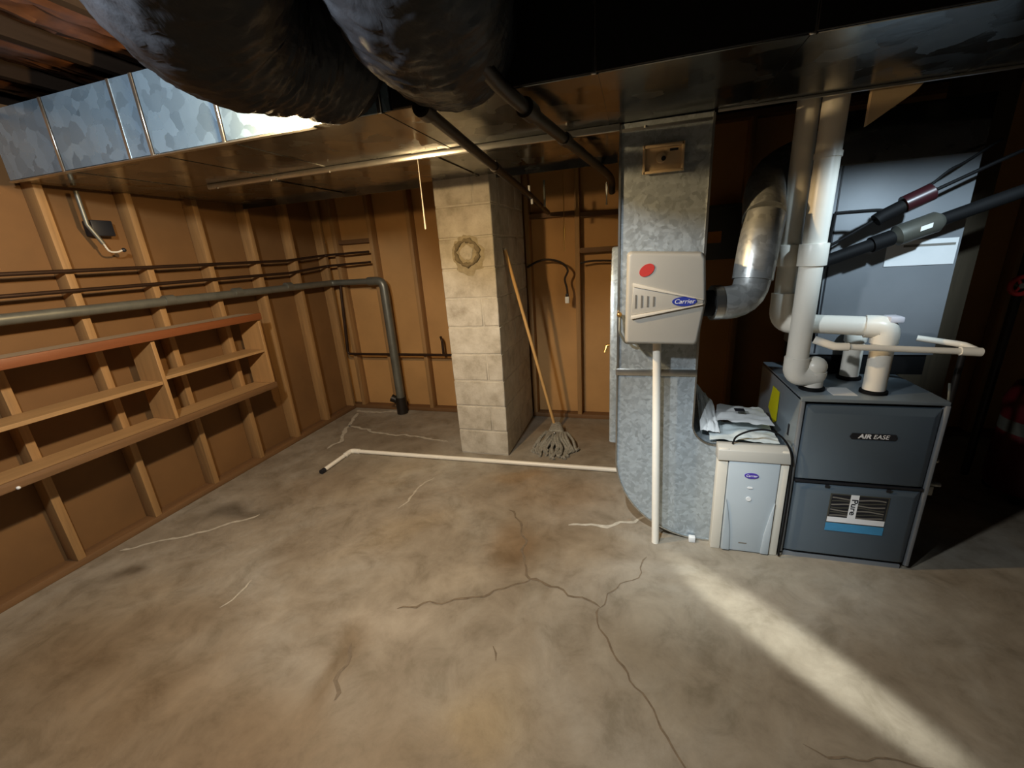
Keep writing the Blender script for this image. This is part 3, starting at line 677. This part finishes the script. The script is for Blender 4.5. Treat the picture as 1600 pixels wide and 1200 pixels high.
def coil_case():
    t = thing('coil_case', 'grey sheet metal coil case standing on the furnace with a white sticker', 'coil case', (1.1, 2.3, .82))
    x0, x1, y0, y1 = .83, 1.345, 2.36, 2.72
    MB().box(x0, y0, .92, x1, y1, 1.78).build('case', M_coil, t, bevel=.004)
    MB().box(x0+.01, y0+.01, .822, x1-.02, y1, .92).build('drain_pan', M_blackrub, t)
    MB().box(x0+.25, y0-.004, 1.335, x1-.012, y0-.0005, 1.445).build('sticker', M_paper, t)
    MB().box(x0+.31, y0-.005, 1.415, x1-.02, y0-.004, 1.425).build('sticker_line', M_beiged, t)
    MB().box(x0+.03, y0-.003, .93, x0+.036, y0, 1.78).build('door_seam', M_inkdark, t)
    MB().box(x0, y0-.006, 1.775, x1, y1, 1.985).build('plenum', M_galvb, t, bevel=.003)
coil_case()
# ------------------------------------------------------------------ white vent pipes
def vents():
    r = .044
    t = thing('exhaust_pipe', 'thick white plastic vent pipe in front, hooking down into the furnace top', 'vent pipe', (.73, 2.12, .82))
    MB().tube(fillet([(.715,2.11,2.30),(.708,2.11,.895),(.785,2.115,.895)], .05, 8), r, 28).build('pipe', M_pvc, t)
    MB().tube(fillet([(.708,2.11,.97),(.708,2.11,.885),(.785,2.115,.885),(.785,2.115,.905)], .045, 8), r+.005, 28).build('elbow', M_pvc, t)
    MB().tube([(.785,2.115,.93),(.785,2.115,.835)], r*.92, 24).build('inlet', M_pvc, t)
    MB().ball((.785,2.115,.925), r*1.08, 20, 10).build('elbow_crown', M_pvc, t)
    MB().cyl((.711,2.11,1.37), (.711,2.11,1.46), r+.010, 28).build('coupling', M_pvc, t, bevel=.003)
    MB().cyl((.713,2.11,1.78), (.713,2.11,1.80), r+.004, 28).build('pipe_band', M_pvc, t)
    t = thing('intake_pipe', 'thick white plastic vent pipe behind, running across to the furnace top', 'vent pipe', (1.0, 2.1, .82))
    MB().tube(fillet([(.65,2.20,2.30),(.65,2.20,1.115),(1.008,2.085,1.108),(1.008,2.085,.835)], .055, 8), r*.93, 28).build('pipe', M_pvc, t)
    MB().tube(fillet([(.65,2.20,1.25),(.65,2.20,1.115),(.77,2.161,1.113)], .06, 8), r+.006, 28).build('elbow', M_pvc, t)
    MB().tube(fillet([(.94,2.105,1.109),(1.008,2.085,1.108),(1.008,2.085,1.04)], .05, 8), r+.004, 28).build('corner_elbow', M_pvc, t)
    MB().box(1.0,2.05,1.13,1.05,2.12,1.155).build('primer_corner', M_primer, t, bevel=.006)
    MB().cyl((.65,2.20,1.37), (.65,2.20,1.46), r+.008, 28).build('coupling', M_pvc, t, bevel=.003)
    t = thing('vent_stub', 'short white pipe stub rising from the rear of the furnace top', 'pipe', (1.0, 2.30, .82))
    MB().cyl((1.0,2.30,.835), (1.0,2.30,1.03), .038, 24).build('pipe', M_pvc, t); MB().cyl((1.0,2.30,1.0), (1.0,2.30,1.05), .044, 24).build('cap', M_pvc, t, bevel=.004)
    t = thing('condensate_line', 'thin white plastic condensate pipe crossing above the furnace', 'pipe', (1.0, 2.02, 1.03))
    MB().tube(fillet([(.735,2.03,1.065),(.80,2.0,1.045),(1.285,2.0,1.022),(1.285,2.09,1.03),(1.16,2.16,1.045)], .03), .0125, 14).build('pipe', M_pvc, t)
    MB().tube([(.735,2.03,1.068),(.80,2.0,1.045),(.85,2.0,1.043)], .0165, 14).build('fitting', M_pvc, t)
    MB().tube([(1.22,2.0,1.026),(1.286,2.0,1.022)], .017, 14).build('end_fitting', M_pvc, t)
vents()
def line_set():
    a, b = Vector((.76,2.20,1.37)), Vector((1.75,2.30,1.71)); d = (b-a)
    t = thing('suction_line', 'thick black foam wrapped refrigerant line rising to the right, with a grey filter drier', 'pipe', tuple(a))
    MB().tube([a, a+d*.28], .026, 16).build('foam_wrap', M_blackrub, t); MB().tube([a+d*.44, b], .026, 16).build('foam_wrap', M_blackrub, t)
    MB().tube([a+d*.20, a+d*.27], .033, 16).build('foam_joint', M_blackrub, t)
    p = [a+d*k for k in (.255,.275,.29,.42,.44,.455)]
    fd = MB().tube(p, [.012,.024,.042,.042,.026,.012], 24).build('filter_drier', M_greybox, t)
    q = a+d*.37+Vector((0,-.042,.0)); MB().bar(q-d*.02, q+d*.02, Vector((0,.004,0)), Vector((0,0,.018))).build('drier_label', M_paper, fd)
    t = thing('liquid_line', 'thin dark refrigerant tubing with a dark red cylinder in front of the coil case', 'pipe', (.8, 2.2, 1.56))
    MB().tube(catmull([(.80,2.20,1.575),(.93,2.20,1.575),(.97,2.2,1.572)], 4), .007, 8).build('tube', M_blackrub, t)
    MB().tube([(1.12,2.2,1.628),(1.30,2.22,1.71),(1.75,2.30,1.90)], .007, 8).build('tube', M_blackrub, t)
    MB().tube(catmull([(1.10,2.2,1.64),(1.16,2.2,1.70),(1.22,2.22,1.73),(1.33,2.25,1.80)], 5), .005, 8).build('tube', M_blackrub, t)
    MB().tube([(.95,2.2,1.535),(.97,2.2,1.55),(1.045,2.2,1.59)], .026, 18).build('dark_sleeve', M_blackrub, t)
    MB().tube([(1.035,2.2,1.588),(1.12,2.2,1.628),(1.128,2.2,1.632)], [.034,.034,.020], 20).build('red_cylinder', plain('oxide_red', (52, 22, 26), .35), t)
    MB().tube(catmull([(.79,2.20,1.44),(.86,2.2,1.48),(.95,2.2,1.54)], 5), .006, 8).build('tube', M_blackrub, t)
    MB().tube([(.80,2.2,1.575),(.79,2.21,1.3),(.80,2.22,1.02)], .007, 8).build('tube', M_blackrub, t)
line_set()

# ------------------------------------------------------------------ shelf on the left wall
def shelf():
    t = thing('wall_shelf', 'long open wooden shelf unit fixed to the wall studs on the left', 'shelf', (-2.82, 1.6, .62))
    xb, xf, y0, y1 = XL+SD+.001, -2.715, .30, 2.475
    MB().box(xb, y0, 1.172, xf, y1, 1.195).build('top_board', M_dust, t, bevel=.002, seg=1)
    MB().box(xf-.001, y0, 1.150, xf+.018, y1+.004, 1.199).build('front_strip', M_trim, t, bevel=.003)
    MB().box(xb, y0, .632, xf, y1, .656).build('bottom_board', M_shelf, t, bevel=.002, seg=1)
    MB().box(xf-.001, y0, .615, xf+.016, y1, .660).build('front_strip', M_plate, t, bevel=.003)
    for y in (y1-.022, 1.702, y0): MB().box(xb, y, .656, xf, y+.022, 1.172).build('upright', M_shelfv, t, bevel=.002, seg=1)
    MB().box(xb, 1.725, .905, xf-.004, y1-.023, .925).build('middle_board', M_shelf, t, bevel=.002, seg=1)
    MB().box(xb, y0+.023, .882, xf-.004, 1.701, .904).build('middle_board', M_shelf, t, bevel=.002, seg=1)
    MB().ball((xf+.020, .965, .622), .008).build('nail_head', M_paper, t)
shelf()

# ------------------------------------------------------------------ plumbing on the walls
def drain():
    t = thing('waste_pipe', 'grey steel waste pipe along the left wall turning down at the back corner', 'pipe', (-2.30, 3.5, 0))
    MB().tube(fillet([(-2.872,YF+.05,1.385),(-2.872,3.53,1.338),(-2.36,3.54,1.335)], .06), .028, 18).build('horizontal_run', M_greypipe, t)
    MB().tube(fillet([(-2.46,3.54,1.336),(-2.30,3.535,1.335),(-2.298,3.535,1.20)], .07), .040, 18).build('elbow', M_greypipe, t)
    MB().tube([(-2.298,3.535,1.24),(-2.292,3.525,.10)], .042, 20).build('stack', M_greypipe, t)
    MB().tube([(-2.292,3.525,.17),(-2.288,3.515,0)], .055, 20).build('floor_hub', M_blackpipe, t)
    MB().tube([(-2.29,3.525,.12),(-2.385,3.50,.17)], .038, 16).build('cleanout', M_blackpipe, t)
    for y in (1.95, 2.45, 2.95, .9): MB().tube([(-2.872,y,1.356),(-2.872,y+.06,1.355)], .033, 16).build('pipe_coupling', M_greypipe, t)
drain()
def thin_pipe(label, pts, r, mat, nm='supply_pipe'):
    o = MB().tube(fillet(pts, .03), r, 10).build(nm, mat); return tag(o, label, 'pipe')
thin_pipe('upper of two thin dark water pipes running along the left wall studs', [(-2.895,YF+.05,1.55),(-2.895,3.05,1.566),(-2.895,3.54,1.60),(-2.43,3.58,1.605)], .0105, M_copperdark)
thin_pipe('lower of two thin dark water pipes, just above the grey waste pipe', [(-2.895,YF+.05,1.455),(-2.895,3.05,1.463),(-2.895,3.53,1.50),(-2.43,3.58,1.51)], .0105, M_copperdark)
thin_pipe('thin dark pipe along the back wall near the corner, ending at the chimney', [(-2.80,3.56,1.32),(-2.86,3.56,.62),(-2.78,3.57,.613),(-1.33,3.57,.604)], .013, M_copperdark)
thin_pipe('short brown pipe standing beside the chimney on the back wall', [(-1.78,3.58,.604),(-1.78,3.58,.75),(-1.80,3.6,.78)], .012, M_copperdark)
# black pipes slung under the trunks
def overhead(label, pts, r, joints):
    t = thing('overhead_pipe', label, 'pipe', pts[0], 'black pipes under the trunk duct')
    MB().tube(pts, r, 16).build('pipe', M_blackpipe, t)
    P = [Vector(p) for p in pts]
    for k, rr in joints:
        d = P[1]-P[0]; MB().tube([P[0]+d*k, P[0]+d*(k+.035)], rr, 16).build('joint_collar', M_blackpipe, t)
    return t
oh = overhead('black iron pipe sloping under the trunk toward the chimney, hung by clips', [(-.637,1.32,1.940),(-.665,2.78,1.848),(-.70,3.55,1.80)], .0195, [(.0,.029),(.5,.024)])
for p in ((-.665,2.80,1.885),(-.69,2.86,1.86),(-.66,2.84,1.815)): MB().box(p[0]-.006, p[1]-.008, p[2]-.018, p[0]+.006, p[1]+.008, p[2]+.018).build('clip', M_paper, oh, bevel=.002)
overhead('black iron pipe under the trunk to the right, running back beside the return drop', catmull([(-.385,1.14,1.955),(-.36,1.42,1.94),(-.25,2.3,1.93),(-.175,2.95,1.92),(-.17,3.1,1.85)], 6), .021, [])
p2 = COL.objects['overhead_pipe.001']
MB().tube([(-.352,1.47,1.9385),(-.344,1.54,1.938)], .030, 16).build('joint_collar', M_blackpipe, p2)
MB().tube([(-.30,1.90,1.935),(-.293,1.95,1.9345)], .027, 16).build('joint_collar', M_blackpipe, p2)
# pull cord and other hanging bits
tag(MB().tube([(-1.018,2.012,1.968),(-1.020,2.015,1.80),(-1.023,2.02,1.645)], [.0022,.0022,.0045], 8).build('pull_cord', M_string), 'pale pull cord hanging from the trunk seam left of the chimney', 'cord')
tag(MB().tube([(-.20,3.0,1.90),(-.20,3.0,1.86),(-.20,3.0,1.80),(-.20,3.0,1.765)], [.006,.008,.004,.007], 8).build('hanger_strap', M_chrome), 'short bright hanger strap beside the right overhead pipe', 'strap')
tag(MB().tube([(-.553,3.45,2.33),(-.553,3.45,1.70),(-.553,3.45,1.66),(-.555,3.45,1.58),(-.555,3.45,1.49)], [.0012,.003,.012,.005,.004], 8).build('lamp_cord_end', M_brass), 'small brass weighted cord end hanging before the back wall', 'cord')
tag(MB().tube([(-.63,3.1,1.97),(-.63,3.1,1.80)], .008, 8).build('hanger_rod', M_greypipe), 'short grey rod hanging behind the clipped overhead pipe', 'rod')
def plug_cable():
    t = thing('plug_cable', 'dark cable looping along the back wall to a hanging white connector', 'cable', (-.56, 3.56, 1.1))
    MB().tube(catmull([(-.90,3.585,1.38),(-.80,3.58,1.425),(-.70,3.575,1.432),(-.60,3.57,1.40),(-.55,3.56,1.34),(-.575,3.555,1.27),(-.56,3.55,1.20),(-.553,3.55,1.14)], 8), .009, 8).build('cord', M_cable, t)
    MB().box(-.575,3.535,1.07,-.54,3.565,1.125).build('connector', M_white, t, bevel=.005)
    MB().box(-.57,3.538,1.125,-.545,3.562,1.15).build('connector_boot', M_inkdark, t, bevel=.004)
plug_cable()
tag(MB().tube(catmull([(-.45,3.585,1.39),(-.35,3.58,1.402),(-.2,3.58,1.395),(-.09,3.585,1.38)], 6), .008, 8).build('wall_cable', M_cable), 'dark cable stapled across the back wall left of the return drop', 'cable')
tag(MB().tube([(-.120,2.22,1.005),(-.142,2.22,1.0),(-.152,2.21,.965)], .010, 10).build('hose_bib', M_brass), 'small brass tap just left of the return drop', 'tap')
# electrical box on the left wall
def jbox():
    t = thing('junction_box', 'small dark electrical box with a hanging wire high on the left wall', 'electrical box', (-2.95, 1.76, 1.8))
    MB().box(-3.0,1.735,1.745,-2.925,1.84,1.83).build('box', M_inkdark, t, bevel=.006)
    MB().tube([(-2.90,1.70,1.97),(-2.90,1.70,1.80),(-2.89,1.74,1.70)], .011, 10).build('conduit', M_greypipe, t)
    MB().tube(catmull([(-2.89,1.74,1.70),(-2.885,1.755,1.66),(-2.88,1.79,1.655),(-2.88,1.82,1.665)], 5), .005, 8).build('wire', M_string, t)
    MB().ball((-2.88,1.825,1.665), .012).build('wire_cap', M_inkdark, t)
jbox()
# grey panel with an amber label behind the return drop
def breaker():
    t = thing('breaker_box', 'dim grey metal box with an amber label on the back wall behind the bypass pipe', 'electrical box', (.6, 3.6, 1.36))
    MB().box(.44,3.53,1.36,.715,3.60,1.74).build('box', M_greybox, t, bevel=.006)
    MB().box(.50,3.526,1.48,.59,3.531,1.56).build('label_plate', M_orange, t)
breaker()

# ------------------------------------------------------------------ mop
def mop():
    t = thing('mop', 'string mop with a long pale wooden handle leaning on the chimney side', 'mop', (-.62, 3.1, 0))
    a, b = Vector((-.650,3.26,.075)), Vector((-.902,2.965,1.535))
    MB().tube([a, b], .0125, 14).build('handle', M_handle, t)
    MB().tube([b-(b-a)*.004, b+(b-a)*.003], .0125, 14).build('handle_tip', M_cream, t)
    hd = MB().hexa([(-.70,3.12,.03),(-.52,3.12,.03),(-.58,3.30,.03),(-.69,3.30,.03),(-.67,3.14,.075),(-.56,3.14,.075),(-.60,3.28,.095),(-.67,3.28,.095)]).build('head', M_mop, t, bevel=.012)
    MB().ball((-.615,3.08,.075), .012).build('bolt', M_chrome, hd)
    for k in range(26):
        u = k/25; x0 = -.70+.18*u; x1 = -.76+.33*u+random.uniform(-.03,.03); y1 = 2.80+random.uniform(-.02,.09)+.25*(u-.5)**2
        pts = [(x0, 3.14, .055), (x0+(x1-x0)*.4+random.uniform(-.02,.02), 3.02, .04+random.uniform(0,.02)), (x1+random.uniform(-.03,.03), 2.92, .02), (x1, y1, .012), (x1+random.uniform(-.03,.03), y1-.03, .011)]
        MB().tube(catmull(pts, 4), .011, 6).build('yarn_strand', M_mop, t)
mop()
# ------------------------------------------------------------------ dim things on the right
tag(MB().box(1.40,2.78,0,1.665,2.80,2.30).build('plywood_board', M_ply, bevel=.002), 'dark upright plywood board standing behind and to the right of the coil case', 'board')
def canister():
    t = thing('canister', 'dark red canister with a grey band and black lid at the right edge', 'canister', (2.13, 2.75, 0))
    c = lambda z: (2.13, 2.75, z)
    MB().tube([c(.06), c(.10), c(.36), c(.40)], [.16,.175,.175,.165], 28).build('drum', M_darkred, t)
    MB().tube([c(.40), c(.47)], .172, 28).build('grey_band', M_greybox, t)
    MB().tube([c(.47), c(.56), c(.66), c(.70)], [.172,.18,.15,.06], 28).build('lid', M_darkred, t)
    MB().tube(catmull([(2.01,2.70,.64),(2.06,2.66,.70),(2.18,2.66,.70),(2.24,2.70,.64)], 5), .012, 10).build('handle', M_chrome, t)
    for a in range(4): MB().ball((2.13+.13*math.cos(a*1.57+.8), 2.75+.13*math.sin(a*1.57+.8), .035), .035).build('caster', M_blackrub, t)
canister()
def valve():
    t = thing('red_valve', 'red wheel valve on a dark riser pipe at the far right', 'valve', (1.95, 2.9, 1.1))
    MB().tube([(1.98,2.95,.02),(1.98,2.95,2.3)], .02, 12).build('riser', M_blackpipe, t)
    pts = [(1.94+.045*math.cos(a*math.pi/8), 2.88, 1.17+.045*math.sin(a*math.pi/8)) for a in range(17)]
    MB().tube(pts, .012, 10, False).build('wheel', M_redvalve, t)
    MB().cyl((1.94,2.87,1.17), (1.97,2.95,1.17), .014, 12).build('stem', M_greypipe, t)
    for a in range(3): MB().tube([(1.94,2.88,1.17), (1.94+.045*math.cos(a*2.09), 2.88, 1.17+.045*math.sin(a*2.09))], .007, 8).build('spoke', M_redvalve, t)
valve()
